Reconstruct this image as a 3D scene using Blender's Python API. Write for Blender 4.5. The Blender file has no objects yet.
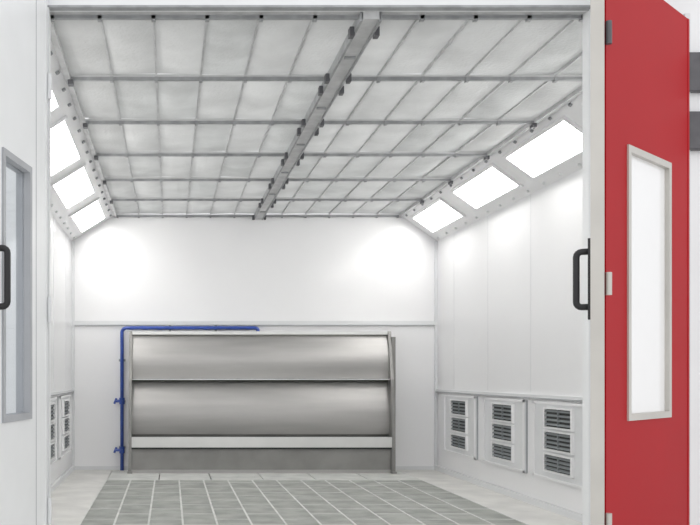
import bpy, bmesh, math, random
from mathutils import Vector, Matrix
random.seed(4)
F=910.0; VX=170.0; VY=375.0; EZ=1.04
def PX(x,d): return (x-VX)*d/F
def PZ(y,d): return EZ-(y-VY)*d/F

# ---------------- materials ----------------
def mat(name, col, rough=0.5, metal=0.0, noise=0.0, nscale=5.0, bump=0.0, bscale=40.0, emit=None, estr=0.0, coat=0.0, stretch=None, col2=None, transl=0.0, spec=0.5):
    m=bpy.data.materials.new(name); m.use_nodes=True
    nt=m.node_tree; b=nt.nodes["Principled BSDF"]
    b.inputs["Base Color"].default_value=(*col,1)
    b.inputs["Roughness"].default_value=rough
    b.inputs["Metallic"].default_value=metal
    b.inputs["Coat Weight"].default_value=coat
    b.inputs["Specular IOR Level"].default_value=spec
    tc=nt.nodes.new("ShaderNodeTexCoord"); mp=nt.nodes.new("ShaderNodeMapping")
    nt.links.new(tc.outputs["Object"],mp.inputs["Vector"])
    if stretch: mp.inputs["Scale"].default_value=stretch
    if noise>0 or col2:
        n=nt.nodes.new("ShaderNodeTexNoise"); n.inputs["Scale"].default_value=nscale; n.inputs["Detail"].default_value=5
        nt.links.new(mp.outputs[0],n.inputs["Vector"])
        r=nt.nodes.new("ShaderNodeValToRGB")
        c2=col2 if col2 else tuple(max(0,c*(1-noise)) for c in col)
        r.color_ramp.elements[0].position=0.35; r.color_ramp.elements[1].position=0.65
        r.color_ramp.elements[0].color=(*c2,1); r.color_ramp.elements[1].color=(*col,1)
        nt.links.new(n.outputs["Fac"],r.inputs[0]); nt.links.new(r.outputs[0],b.inputs["Base Color"])
    if bump>0:
        n2=nt.nodes.new("ShaderNodeTexNoise"); n2.inputs["Scale"].default_value=bscale
        nt.links.new(mp.outputs[0],n2.inputs["Vector"])
        bp=nt.nodes.new("ShaderNodeBump"); bp.inputs["Strength"].default_value=bump; bp.inputs["Distance"].default_value=0.01
        nt.links.new(n2.outputs["Fac"],bp.inputs["Height"]); nt.links.new(bp.outputs[0],b.inputs["Normal"])
    if emit:
        b.inputs["Emission Color"].default_value=(*emit,1); b.inputs["Emission Strength"].default_value=estr
    if transl>0:
        t=nt.nodes.new("ShaderNodeBsdfTranslucent"); mx=nt.nodes.new("ShaderNodeMixShader"); mx.inputs[0].default_value=transl
        nt.links.new(r.outputs[0],t.inputs[0])
        nt.links.new(b.outputs[0],mx.inputs[1]); nt.links.new(t.outputs[0],mx.inputs[2])
        nt.links.new(mx.outputs[0],nt.nodes["Material Output"].inputs[0])
    return m
def glassmat(name,tint,fac):
    m=bpy.data.materials.new(name); m.use_nodes=True; nt=m.node_tree; nt.nodes.clear()
    o=nt.nodes.new("ShaderNodeOutputMaterial"); t=nt.nodes.new("ShaderNodeBsdfTransparent"); g=nt.nodes.new("ShaderNodeBsdfGlossy")
    t.inputs[0].default_value=(*tint,1); g.inputs["Roughness"].default_value=0.03; g.inputs[0].default_value=(0.9,0.93,0.95,1)
    mx=nt.nodes.new("ShaderNodeMixShader"); mx.inputs[0].default_value=fac
    nt.links.new(t.outputs[0],mx.inputs[1]); nt.links.new(g.outputs[0],mx.inputs[2]); nt.links.new(mx.outputs[0],o.inputs[0])
    return m
M_WALL=mat("white_enamel_panel",(0.90,0.90,0.91),0.28,noise=0.02,nscale=1.2,coat=0.2)
M_TRIM=mat("trim_white",(0.76,0.77,0.78),0.4,noise=0.03)
M_SEAM=mat("seam_grey",(0.42,0.43,0.45),0.5,noise=0.1)
M_FILT=mat("filter_cloth",(0.68,0.685,0.68),0.9,noise=0.18,nscale=2.5,bump=0.5,bscale=50,transl=0.25)
M_FILTD=mat("filter_cloth_b",(0.62,0.63,0.625),0.9,noise=0.20,nscale=3.5,bump=0.5,bscale=50,transl=0.25)
M_GALV=mat("galvanised_steel",(0.40,0.41,0.42),0.45,0.2,noise=0.25,nscale=14)
M_GALVL=mat("galvanised_light",(0.66,0.665,0.67),0.45,0.2,noise=0.2,nscale=10)
M_DARK=mat("dark_bracket",(0.12,0.12,0.13),0.5,noise=0.2,nscale=20)
M_SS=mat("stainless_steel",(0.52,0.51,0.50),0.45,0.85,noise=0.16,nscale=1.3,stretch=(0.6,4,7))
M_SSD=mat("stainless_dark",(0.33,0.325,0.315),0.45,0.6,noise=0.2,nscale=3)
M_SSL=mat("stainless_lip",(0.80,0.80,0.79),0.35,0.5,noise=0.05)
M_BLUE=mat("blue_paint",(0.035,0.09,0.42),0.35,noise=0.15,nscale=12,coat=0.3)
M_VENT=mat("vent_black",(0.045,0.05,0.05),0.6,noise=0.3)
M_VENTG=mat("vent_slat",(0.26,0.28,0.29),0.5,noise=0.1)
M_GRAT=mat("grating_green_grey",(0.47,0.485,0.455),0.6,0.0,noise=0.28,nscale=5,bump=0.2)
M_GFR=mat("grating_frame",(0.66,0.67,0.645),0.55,noise=0.2,nscale=6)
M_PIT=mat("pit_dark",(0.18,0.19,0.17),0.9,noise=0.3)
M_CONC=mat("painted_concrete",(0.68,0.675,0.65),0.5,noise=0.16,nscale=4,bump=0.15)
M_RED=mat("red_enamel",(0.44,0.009,0.015),0.5,noise=0.06,nscale=1.5,spec=0.15)
M_DOORW=mat("door_white",(0.86,0.87,0.875),0.35,noise=0.03)
M_ALU=mat("aluminium_profile",(0.60,0.58,0.54),0.4,0.3,noise=0.08)
M_RUB=mat("rubber_black",(0.015,0.015,0.017),0.5,noise=0.2)
M_GLASS=glassmat("window_glass",(0.96,0.97,0.98),0.10)
M_PANEW=mat("pane_painted_bright",(0.98,0.98,0.98),0.15,noise=0.01,coat=0.8)  # opaque white pane, brightness seen in the glass is put into its colour
M_LAMP=mat("lamp_diffuser",(0.9,0.9,0.9),0.5,noise=0.01,emit=(1.0,0.985,0.96),estr=11.5)

# ---------------- mesh builder ----------------
class MB:
    def __init__(s): s.v=[]; s.f=[]; s.m=[]; s.mats=[]; s.sm=[]
    def mi(s,m):
        if m not in s.mats: s.mats.append(m)
        return s.mats.index(m)
    def add(s,vs,fs,m,smooth=False,M=None):
        o=len(s.v)
        for v in vs:
            v=Vector(v)
            if M is not None: v=M@v
            s.v.append(tuple(v))
        for f in fs: s.f.append([i+o for i in f]); s.m.append(s.mi(m)); s.sm.append(smooth)
    def box(s,x0,x1,y0,y1,z0,z1,m,M=None,bev=0.0):
        if bev>0:
            bm=bmesh.new(); bmesh.ops.create_cube(bm,size=1)
            for v in bm.verts: v.co=Vector(((x0+x1)/2+v.co.x*(x1-x0),(y0+y1)/2+v.co.y*(y1-y0),(z0+z1)/2+v.co.z*(z1-z0)))
            bmesh.ops.bevel(bm,geom=bm.edges[:],offset=bev,segments=2,affect='EDGES')
            bm.verts.index_update()
            s.add([v.co[:] for v in bm.verts],[[v.index for v in f.verts] for f in bm.faces],m,M=M); bm.free(); return
        vs=[(x0,y0,z0),(x1,y0,z0),(x1,y1,z0),(x0,y1,z0),(x0,y0,z1),(x1,y0,z1),(x1,y1,z1),(x0,y1,z1)]
        s.add(vs,[(0,3,2,1),(4,5,6,7),(0,1,5,4),(1,2,6,5),(2,3,7,6),(3,0,4,7)],m,M=M)
    def cyl(s,p0,p1,r,m,n=14,M=None):
        p0=Vector(p0);p1=Vector(p1); d=(p1-p0).normalized()
        a=d.orthogonal().normalized(); b=d.cross(a)
        vs=[];
        for p in (p0,p1):
            for i in range(n):
                t=2*math.pi*i/n; vs.append(tuple(p+a*r*math.cos(t)+b*r*math.sin(t)))
        fs=[(i,(i+1)%n,n+(i+1)%n,n+i) for i in range(n)]
        s.add(vs,fs,m,True,M); s.add(vs,[tuple(range(n-1,-1,-1)),tuple(range(n,2*n))],m,False,M)
    def tube(s,pts,r,m,n=12,M=None):
        pts=[Vector(p) for p in pts]; vs=[]; ref=None
        for i,p in enumerate(pts):
            d=(pts[min(i+1,len(pts)-1)]-pts[max(i-1,0)]).normalized()
            if ref is None: ref=d.orthogonal().normalized()
            a=(ref-d*ref.dot(d)).normalized(); ref=a; b=d.cross(a)
            for k in range(n):
                t=2*math.pi*k/n; vs.append(tuple(p+a*r*math.cos(t)+b*r*math.sin(t)))
        fs=[]
        for i in range(len(pts)-1):
            for k in range(n): fs.append((i*n+k,i*n+(k+1)%n,(i+1)*n+(k+1)%n,(i+1)*n+k))
        fs.append(tuple(range(n-1,-1,-1))); L=(len(pts)-1)*n; fs.append(tuple(range(L,L+n)))
        s.add(vs,fs,m,True,M)
    def obj(s,name,parent=None,M=None):
        me=bpy.data.meshes.new(name); me.from_pydata(s.v,[],s.f); me.update()
        for m in s.mats: me.materials.append(m)
        me.polygons.foreach_set("material_index",s.m); me.polygons.foreach_set("use_smooth",s.sm)
        bm=bmesh.new(); bm.from_mesh(me); bmesh.ops.recalc_face_normals(bm,faces=bm.faces); bm.to_mesh(me); bm.free()
        o=bpy.data.objects.new(name,me); bpy.context.collection.objects.link(o)
        if parent: o.parent=parent
        if M is not None: o.matrix_world=M
        return o
def empty(name,M=None):
    e=bpy.data.objects.new(name,None); bpy.context.collection.objects.link(e)
    if M is not None: e.matrix_world=M
    return e

# ---------------- dimensions ----------------
XL,XR=-1.077,2.934
YF0,YF1,YB=4.32,4.42,10.0
CL,CR=-0.604,2.527
H=2.80; HS=2.51
OL,OR_,OT=PX(48,YF0),PX(592,YF0),2.785
T=0.08
# ---------------- floor ----------------
GX0,GX1=-0.63,2.49; GY0,GY1=4.55,9.86
b=MB()
b.box(-5,7,-3,YB+0.1,-0.2,-0.04,M_PIT)
b.box(-5,7,-3,GY0,-0.04,0,M_CONC)
b.box(-5,GX0,GY0,YB+0.1,-0.04,0,M_CONC)
b.box(GX1,7,GY0,YB+0.1,-0.04,0,M_CONC)
b.box(GX0,GX1,GY1,YB+0.1,-0.04,0,M_CONC)
b.obj("floor")
b=MB()
nx=13; w=(GX1-GX0)/nx
YR=9.0
for i in range(nx+1):
    x=GX0+w*i; x0=max(GX0,x-0.007); x1=min(GX1,x+0.007)
    b.box(x0,x1,GY0,YR,-0.035,0.002,M_GFR)
for i in range(nx):
    x0,x1=GX0+w*i+0.007,GX0+w*(i+1)-0.007
    y=GY0+(0.25 if i%2 else 0.0)
    while y<YR:
        b.box(x0,x1,y,min(YR,y+0.02),-0.035,0.0015,M_GFR); y+=0.5
b.box(GX0,GX1,YR-0.02,YR+0.02,-0.035,0.0018,M_GFR)
y=GY0+0.02
while y<YR-0.03:
    b.box(GX0,GX1,y,y+0.02,-0.03,-0.002,M_GRAT); y+=0.034
for i in range(6):
    ww=(GX1-GX0)/6
    b.box(GX0+ww*i+0.006,GX0+ww*(i+1)-0.006,YR+0.03,GY1-0.005,-0.03,0.001,M_GFR)
b.obj("floor_grating")

# ---------------- walls ----------------
b=MB(); b.box(XL-T,XR+T,YB,YB+T,0,3.1,M_WALL)
b.obj("wall_back")
b=MB(); b.box(XL-T,XL,YF1,YB,0,3.1,M_WALL)
for y in (5.4,6.4,7.4,8.4,9.4): b.box(XL,XL+0.003,y-0.003,y+0.003,0.9,HS,M_TRIM)
b.obj("wall_left")
b=MB(); b.box(XR,XR+T,YF1,YB,0,3.1,M_WALL)
for y in (5.4,6.4,7.4,8.4,9.4): b.box(XR-0.002,XR,y-0.003,y+0.003,0.9,HS,M_TRIM)
b.obj("wall_right")
b=MB()
FH=3.4
b.box(-3.2,OL,YF0,YF1,0,FH,M_DOORW); b.box(OR_,5.0,YF0,YF1,0,FH,M_DOORW)
b.box(OL,OR_,YF0,YF0+0.05,OT,FH,M_DOORW)
b.obj("wall_front")
b=MB()
b.box(OL-0.03,OL+0.006,YF0-0.012,YF0+0.02,0,OT,M_TRIM)
b.box(OR_-0.006,OR_+0.05,YF0-0.012,YF0+0.02,0,OT,M_TRIM)
b.box(OL-0.03,OR_+0.05,YF0-0.012,YF0+0.03,OT-0.004,OT+0.006,M_GALV)
b.obj("trim_1")
# rails
b=MB(); zr=PZ(323,10)
b.box(XL,XR,YB-0.02,YB,zr-0.022,zr+0.022,M_TRIM); b.box(XL,XR,YB-0.022,YB,zr-0.028,zr-0.022,M_SEAM)
b.obj("trim_2")
b=MB()
b.box(XR-0.025,XR,YF1,YB-0.03,0.86,0.885,M_TRIM); b.box(XR-0.027,XR,YF1,YB-0.03,0.852,0.86,M_SEAM)
b.box(XR-0.03,XR,YB-0.03,YB,0,HS,M_TRIM)
b.obj("trim_3")
b=MB()
b.box(XL,XL+0.025,YF1,YB-0.03,0.86,0.885,M_TRIM); b.box(XL,XL+0.027,YF1,YB-0.03,0.852,0.86,M_SEAM)
b.box(XL,XL+0.03,YB-0.03,YB,0,HS,M_TRIM)
b.obj("trim_4")
b=MB(); b.box(XR-0.03,XR,YF1,YB-0.03,0,0.05,M_TRIM); b.obj("baseboard_right")
b=MB(); b.box(XL,XL+0.03,YF1,YB-0.03,0,0.05,M_TRIM); b.obj("baseboard_left")
b=MB(); b.box(XL+0.03,XR-0.03,YB-0.02,YB,0,0.04,M_TRIM); b.obj("baseboard_back")

# ---------------- sloped light coves ----------------
def cove(name,top,bot,side):
    b=MB()
    (xt,zt),(xb,zb)=top,bot
    o=0.06
    vs=[];
    for y in (YF1,YB):
        vs+=[(xt,y,zt),(xb,y,zb),(xb,y,zb+o+0.1),(xt,y,zt+o+0.1)]
    b.add(vs,[(0,1,2,3),(7,6,5,4),(0,4,5,1),(1,5,6,2),(2,6,7,3),(3,7,4,0)],M_WALL)
    y=YB-0.15
    d=Vector((xb-xt,0,zb-zt)); nrm=Vector((-d.z,0,d.x)).normalized()
    if nrm.z>0: nrm=-nrm
    while y>YF1+0.1:
        for t,m_ in ((0.09,M_GALV),(0.92,M_TRIM)):
            p=Vector((xt,y,zt))+d*t
            b.cyl(p,p+nrm*0.015,0.012,m_,8)
        y-=0.31
    b.obj(name)
    for (y0,y1) in ((8.77,9.76),(7.36,8.38),(6.02,7.06),(4.7,5.7)):
        l=MB()
        L=(d.length); t0,t1=0.22,0.74
        u=d.normalized()
        Mx=Matrix(((u.x,0,nrm.x,xt),(0,1,0,0),(u.z,0,nrm.z,zt),(0,0,0,1)))
        a0,a1=L*t0,L*t1; fr=0.028
        l.box(a0,a1,y0,y1,0.001,0.008,M_LAMP,Mx)
        for q in ((a0-fr,a0,y0-fr,y1+fr),(a1,a1+fr,y0-fr,y1+fr),(a0,a1,y0-fr,y0),(a0,a1,y1,y1+fr)):
            l.box(q[0],q[1],q[2],q[3],0.0005,0.018,M_WALL,Mx)
        l.obj("light_panel")
cove("ceiling_slope",(CL,H),(XL,HS),-1)
cove("ceiling_slope",(CR,H),(XR,HS),1)

# ---------------- ceiling ----------------
b=MB(); b.box(XL-T,XR+T,YF0+0.05,YB+T,3.1,3.16,M_WALL); 
b.obj("ceiling")
b=MB()
CX=PX(258,10)-0.0
beams=[4.43+ (YB-0.02-4.43)*i/6 for i in range(7)]
NC=6
for half in (0,1):
    xa,xb=(CL,CX) if half==0 else (CX,CR)
    cw=(xb-xa)/NC
    for i in range(NC):
        for j in range(6):
            x0,x1=xa+cw*i,xa+cw*(i+1); y0,y1=beams[j],beams[j+1]
            n=6; vs=[];fs=[]; sag=0.012+random.random()*0.022
            tw=random.uniform(-0.010,0.010)
            for a in range(n+1):
                for c in range(n+1):
                    u,v=a/n,c/n
                    z=H+0.012-sag*(math.sin(math.pi*u)*math.sin(math.pi*v))**0.7+tw*(u-0.5)
                    vs.append((x0+(x1-x0)*u,y0+(y1-y0)*v,z))
            for a in range(n):
                for c in range(n):
                    k=a*(n+1)+c; fs.append((k,k+1,k+n+2,k+n+1))
            b.add(vs,fs,random.choice([M_FILT,M_FILT,M_FILTD]),True)
    for i in range(1,NC):
        x=xa+cw*i
        b.box(x-0.005,x+0.005,beams[0],beams[-1],H-0.004,H+0.015,M_GALVL)
b.obj("ceiling_filter")
b=MB()
b.box(CL,CR,YF0+0.051,4.435,H-0.012,H+0.02,M_GALVL)
for j,y in enumerate(beams):
    y0=max(YF1,y-0.012); y1=min(YB-0.001,y+0.012)
    b.box(CL,CR,y0,y1,H-0.028,H-0.006,M_GALV)
    b.box(CL,CR,y0-0.0 if j==0 else y0-0.008,y1 if j==6 else y1+0.008,H-0.010,H-0.004,M_GALVL)
    for half in (0,1):
        xa,xb=(CL,CX) if half==0 else (CX,CR)
        for i in range(0,NC+1):
            x=xa+(xb-xa)*i/NC
            x=min(max(x,CL+0.03),CR-0.03)
            b.box(x-0.010,x+0.010,max(YF1,y-0.018),min(YB-0.001,y+0.018),H-0.036,H-0.008,M_GALV)
b.box(CL-0.012,CL+0.022,YF1,YB-0.001,H-0.028,H-0.001,M_GALVL)
b.box(CR-0.022,CR+0.012,YF1,YB-0.001,H-0.028,H-0.001,M_GALVL)
b.box(CX-0.045,CX+0.045,YF0+0.051,YB-0.001,H-0.05,H-0.006,M_GALVL)
b.box(CX-0.052,CX-0.04,YF0+0.051,YB-0.001,H-0.058,H-0.006,M_GALV)
b.box(CX+0.04,CX+0.052,YF0+0.051,YB-0.001,H-0.058,H-0.006,M_GALV)
for j in range(6):
    for f in (0.12,0.5,0.88):
        y=beams[j]+(beams[j+1]-beams[j])*f
        if f==0.5: b.box(CX-0.03,CX+0.03,y-0.01,y+0.01,H-0.06,H-0.05,M_GALV)
        else:
            for sx in (-1,1): b.box(CX+sx*0.062-0.012,CX+sx*0.062+0.012,y-0.025,y+0.025,H-0.075,H-0.03,M_DARK)
for y in beams[1:-1]:
    for x in (CL+0.02,CR-0.02): b.box(x-0.015,x+0.015,y-0.025,y+0.025,H-0.055,H-0.028,M_DARK)
b.obj("ceiling_filter_grid")

# ---------------- wall vents ----------------
def vent(side,y0,y1):
    b=MB()
    X=XR if side>0 else XL
    def bx(d0,d1,ya,yb,z0,z1,m):
        a,c=X-side*d0,X-side*d1
        b.box(min(a,c),max(a,c),ya,yb,z0,z1,m)
    z0,z1=0.235,0.835
    bx(0,0.022,y0,y1,z0,z1,M_TRIM)
    f=0.02
    for q in ((y0,y0+f,z0,z1),(y1-f,y1,z0,z1),(y0,y1,z0,z0+f),(y0,y1,z1-f,z1)): bx(0.022,0.034,*q,M_WALL)
    for q in ((y0-0.008,y0,z0,z1),(y1,y1+0.008,z0,z1)): bx(0,0.012,*q,M_SEAM)
    ya=y0+0.24; yb=y0+0.70
    for (a,c) in ((0.645,0.78),(0.475,0.605),(0.31,0.43)):
        g=0.02
        bx(0.022,0.026,ya,yb,a,c,M_VENT)
        for q in ((ya-g,ya,a-g*.7,c+g*.7),(yb,yb+g,a-g*.7,c+g*.7),(ya,yb,a-g*.7,a),(ya,yb,c,c+g*.7)): bx(0.022,0.045,*q,M_WALL)
        ym=(ya+yb)/2
        bx(0.026,0.04,ym-0.006,ym+0.006,a,c,M_VENTG)
        n=4
        for k in range(n):
            zz=a+(c-a)*(k+0.6)/n
            p=X-side*0.026; q=X-side*0.042
            vs=[(p,ya,zz+0.008),(q,ya,zz-0.004),(q,ya,zz-0.008),(p,ya,zz+0.004)]
            vs+=[(v[0],yb,v[2]) for v in vs]
            b.add(vs,[(0,1,2,3),(7,6,5,4),(0,4,5,1),(1,5,6,2),(2,6,7,3),(3,7,4,0)],M_VENTG)
    b.obj("wall_vent")
for s in (1,-1):
    for (a,c) in ((8.67,9.64),(7.47,8.43),(6.33,7.28),(5.1,6.1)): vent(s,a,c)

# ---------------- water curtain exhaust unit ----------------
D=9.70; root=empty("water_curtain_exhaust_unit")
UX0,UX1=PX(130,D),PX(392,D)
zt=PZ(332,D); zs=PZ(379.5,D); zl=PZ(436,D); zl2=PZ(445,D)
def barrel(z0,z1,ytop,ymid,ybot,m):
    b=MB(); n=24; vs=[];fs=[]
    for k in range(n+1):
        t=k/n; z=z1+(z0-z1)*t
        y=(1-t)*ytop+t*ybot-math.sin(math.pi*t)*ymid
        vs+= [(UX0+0.02,y,z),(UX1-0.02,y,z),(UX0+0.02,y+0.012,z),(UX1-0.02,y+0.012,z)]
    for k in range(n):
        o=4*k; fs+=[(o,o+1,o+5,o+4),(o+2,o+6,o+7,o+3)]
    b.add(vs,fs,m,True)
    b.add(vs,[(4*k,4*k+4,4*k+6,4*k+2) for k in range(n)]+[(4*k+1,4*k+3,4*k+7,4*k+5) for k in range(n)]+[(0,2,3,1),(4*n,4*n+1,4*n+3,4*n+2)],m)
    return b
b=barrel(zs+0.012,zt-0.02,9.84,0.045,9.77,M_SS)
b.box(UX0+0.02,UX1-0.02,9.70,9.79,zs-0.004,zs+0.008,M_SSL)
b.obj("upper_curved_panel",root)
b=barrel(zl+0.015,zs-0.012,9.83,0.055,9.75,M_SS)
b.obj("lower_curved_panel",root)
b=MB()
b.box(UX0+0.02,UX1-0.02,9.85,9.87,0.02,zt,M_SSD)
b.box(UX0,UX1,9.80,9.88,zt-0.022,zt+0.012,M_SSL)
b.box(UX0+0.02,UX1-0.02,9.79,9.84,zs-0.014,zs-0.004,M_VENT)
b.obj("back_panel",root)
b=MB()
b.box(UX0+0.02,UX1-0.02,9.62,9.84,zl2,zl2+0.01,M_SSL)
b.box(UX0+0.02,UX1-0.02,9.61,9.625,zl2-0.02,zl-0.005,M_SSL,bev=0.003)
b.box(UX0+0.02,UX1-0.02,9.625,9.64,zl2-0.04,zl2-0.02,M_VENT)
b.box(UX0+0.02,UX1-0.02,9.65,9.67,0.03,zl2-0.02,M_SSD)
b.box(UX0+0.02,UX1-0.02,9.64,9.68,0.0,0.035,M_SS)
b.obj("water_trough",root)
b=MB()
for x0,x1 in ((UX0-0.012,UX0+0.02),(UX1-0.02,UX1+0.012)):
    vs=[(x0,9.60,0),(x0,9.88,0),(x0,9.88,zt+0.012),(x0,9.80,zt+0.012),(x0,9.66,zs),(x0,9.60,zl)]
    vs+=[(x1,v[1],v[2]) for v in vs]
    n=6; b.add(vs,[tuple(range(n)),tuple(range(2*n-1,n-1,-1))]+[(i,i+n,(i+1)%n+n,(i+1)%n) for i in range(n)],M_SSD)
    b.box(x0-0.01,x1+0.01,9.58,9.90,0,0.02,M_SSD)
b.box(UX1+0.012,UX1+0.05,9.75,9.88,0,zt-0.05,M_SSD)
for x in (UX0+0.5,UX0+1.0,UX0+1.6,UX0+2.2): b.cyl((x,9.88,0.5),(x,9.97,0.5),0.02,M_SSD,8)
b.obj("side_frame",root)

# ---------------- blue pipe ----------------
root=empty("air_supply_pipe")
YP=9.93; xp=PX(122,YP); zp=PZ(328,YP); xe=PX(258,YP); r=0.02
b=MB()
pts=[(xp,YP,0.0),(xp,YP,zp-0.05)]
for k in range(1,7):
    a=math.pi/2*k/6; pts.append((xp+0.05-0.05*math.cos(a),YP,zp-0.05+0.05*math.sin(a)))
pts.append((xe-0.03,YP,zp))
for k in range(1,6):
    a=math.pi/2*k/5; pts.append((xe-0.03+0.03*math.sin(a),YP,zp-0.03+0.03*math.cos(a)))
pts.append((xe,YP,zp-0.07))
b.tube(pts,r,M_BLUE)
b.obj("main_pipe",root)
b=MB()
b.cyl((xe,YP,zp-0.09),(xe,YP,zp-0.05),0.032,M_BLUE)
for z in (PZ(401,YP),PZ(450,YP)):
    b.cyl((xp,YP,z-0.035),(xp,YP,z+0.035),0.03,M_BLUE)
    b.cyl((xp-0.08,YP,z),(xp,YP,z),0.016,M_BLUE)
    b.cyl((xp-0.085,YP,z-0.03),(xp-0.06,YP,z+0.03),0.012,M_BLUE,8)
    b.cyl((xp,YP-0.06,z),(xp,YP,z),0.012,M_BLUE,8)
for z in (0.25,0.75,1.2):
    b.box(xp-0.035,xp+0.035,YP,YB-0.001,z-0.012,z+0.012,M_GALV)
for x in (0.0,0.5): b.box(x-0.012,x+0.012,YP,YB-0.023,zp-0.035,zp+0.03,M_GALV)
b.obj("valves_and_clamps",root)

# ---------------- doors ----------------
def frame(p0,p1,side):
    p0=Vector((p0[0],p0[1],0)); p1=Vector((p1[0],p1[1],0)); u=(p1-p0).normalized(); v=Vector((-u.y,u.x,0))*side
    return Matrix(((u.x,v.x,0,p0.x),(u.y,v.y,0,p0.y),(0,0,1,0),(0,0,0,1))),(p1-p0).length
def leaf(b,M,L,th,z0,z1,win,m,mback,edge,fm,ew=0.03,gl=None):
    h=th/2
    def slab(x0,x1,a,c):
        b.box(x0,x1,0,h,a,c,m,M); b.box(x0,x1,h,th,a,c,mback,M)
    x0,x1,za,zb=win
    slab(ew,x0,z0,z1); slab(x1,L-ew,z0,z1); slab(x0,x1,z0,za); slab(x0,x1,zb,z1)
    f=0.028
    for (q0,q1,q2,q3) in ((x0-f*.4,x0+f*.6,za-f*.4,zb+f*.4),(x1-f*.6,x1+f*.4,za-f*.4,zb+f*.4),(x0+f*.6,x1-f*.6,za-f*.4,za+f*.6),(x0+f*.6,x1-f*.6,zb-f*.6,zb+f*.4)):
        b.box(q0,q1,-0.008,th+0.008,q2,q3,fm,M)
    b.box(x0+f*.6,x1-f*.6,h-0.003,h+0.003,za+f*.6,zb-f*.6,gl or M_GLASS,M)
    b.box(0,ew,-0.002,th+0.002,z0,z1,edge,M); b.box(L-ew,L,-0.002,th+0.002,z0,z1,edge,M)
def handle(b,M,x,z0,z1,s=-1,m=None,y0=0.0):
    m=m or M_RUB
    n=8; R=0.02; out=0.055
    pts=[(x,y0,z0+0.02),(x,y0+s*(out-R),z0+0.02)]
    for k in range(1,5): a=math.pi/2*k/4; pts.append((x,y0+s*(out-R+R*math.sin(a)),z0+0.02+R-R*math.cos(a)))
    pts.append((x,y0+s*out,z1-0.02-R))
    for k in range(1,5): a=math.pi/2*k/4; pts.append((x,y0+s*(out-R+R*math.cos(a)),z1-0.02-R+R*math.sin(a)))
    pts.append((x,y0,z1-0.02))
    b.tube(pts,0.013,m,10,M)
    ya,yb=sorted((y0,y0+s*0.012)); b.box(x-0.022,x+0.022,ya,yb,z0-0.03,z1+0.03,m,M)
DZ0,DZ1=0.02,2.70
M,L=frame((PX(47,4.29),4.29),(PX(5,3.70)-0.005,3.70),-1)
u=(Vector((M[0][0],M[1][0])))
M,L=frame((M[0][3],M[1][3]),(M[0][3]+u.x*0.74,M[1][3]+u.y*0.74),1)
if M[0][1]>0: M,L=frame((M[0][3],M[1][3]),(M[0][3]+u.x*0.74,M[1][3]+u.y*0.74),-1)
b=MB()
leaf(b,M,L,0.05,DZ0,2.9,(0.26,0.61,0.857,1.95),M_DOORW,M_DOORW,M_DOORW,M_SEAM)
b.box(0.165,0.171,-0.001,0.0,DZ0,2.9,M_SEAM,M)
handle(b,M,L-0.03,1.29,1.56,-1)
for z in (0.4,1.35,2.4): b.cyl((-0.0,-0.012,z-0.06),(0.0,-0.012,z+0.06),0.010,M_TRIM,10,M)
b.obj("door_1")
root=empty("door_2")
pA0=(PX(600,4.29)+0.0,4.29); pA1=(PX(591,3.58),3.58)
M,L=frame(pA1,pA0,1)
if M[0][1]<0: M,L=frame(pA1,pA0,-1)
b=MB(); leaf(b,M,L,0.045,DZ0,2.9,(0.14,0.48,0.86,1.97),M_DOORW,M_RED,M_ALU,M_GALV)
handle(b,M,0.03,1.29,1.55,-1)
b.obj("inner_leaf",root)
pB0=(PX(605.5,3.60),3.60); pB1=(PX(689,4.25),4.25)
M,L=frame(pB0,pB1,1)   # local +y points away from the hall side
def lx(x):
    k=(x-VX)/F; ux,uy=M[0][0],M[1][0]
    return (k*pB0[1]-pB0[0])/(ux-k*uy)
b=MB(); leaf(b,M,L,0.03,DZ0,DZ1,(lx(628),lx(669),0.862,1.978),M_RED,M_DOORW,M_RED,M_ALU,0.02,M_PANEW)
b.obj("outer_leaf",root)
b=MB()
for z in (0.45,1.4,2.39):
    b.cyl((-0.004,-0.014,z-0.045),(-0.004,-0.014,z+0.045),0.012,M_DARK if z>2 else M_ALU,10,M)
b.box(0.0,0.045,-0.008,-0.0005,2.36,2.42,M_DARK,M)
b.obj("hinges",root)
b=MB()
xa=PX(684,4.3)
b.box(xa+0.005,xa+0.03,YF0-0.02,YF0,0,2.75,M_TRIM)
for (ya,yb) in ((53,92),(112,150)):
    b.box(xa,xa+0.13,YF0-0.035,YF0,PZ(yb,4.3),PZ(ya,4.3),M_DARK,bev=0.004)
b.obj("door_frame_hinge")

# ---------------- lights ----------------
ld=bpy.data.lights.new("plenum_fill",'AREA'); ld.shape='RECTANGLE'; ld.size=3.0; ld.size_y=5.3; ld.energy=62; ld.color=(1,1,1)  # added unseen fill above the filters, brightens the ceiling through the cloth
lo=bpy.data.objects.new("plenum_fill",ld); lo.location=((CL+CR)/2,(YF1+YB)/2,3.08); bpy.context.collection.objects.link(lo)
w=bpy.data.worlds.new("hall_light"); bpy.context.scene.world=w; w.use_nodes=True
w.node_tree.nodes["Background"].inputs[0].default_value=(0.98,0.985,1,1)
w.node_tree.nodes["Background"].inputs[1].default_value=1.2

cam=bpy.data.cameras.new("camera"); co=bpy.data.objects.new("camera",cam); bpy.context.collection.objects.link(co)
co.location=(0,0,EZ); co.rotation_euler=(math.pi/2,0,0)
cam.sensor_width=36; cam.lens=F/700*36; cam.shift_x=(350-VX)/700; cam.shift_y=(VY-262.5)/700
bpy.context.scene.camera=co
bpy.context.scene.view_settings.view_transform='Standard'
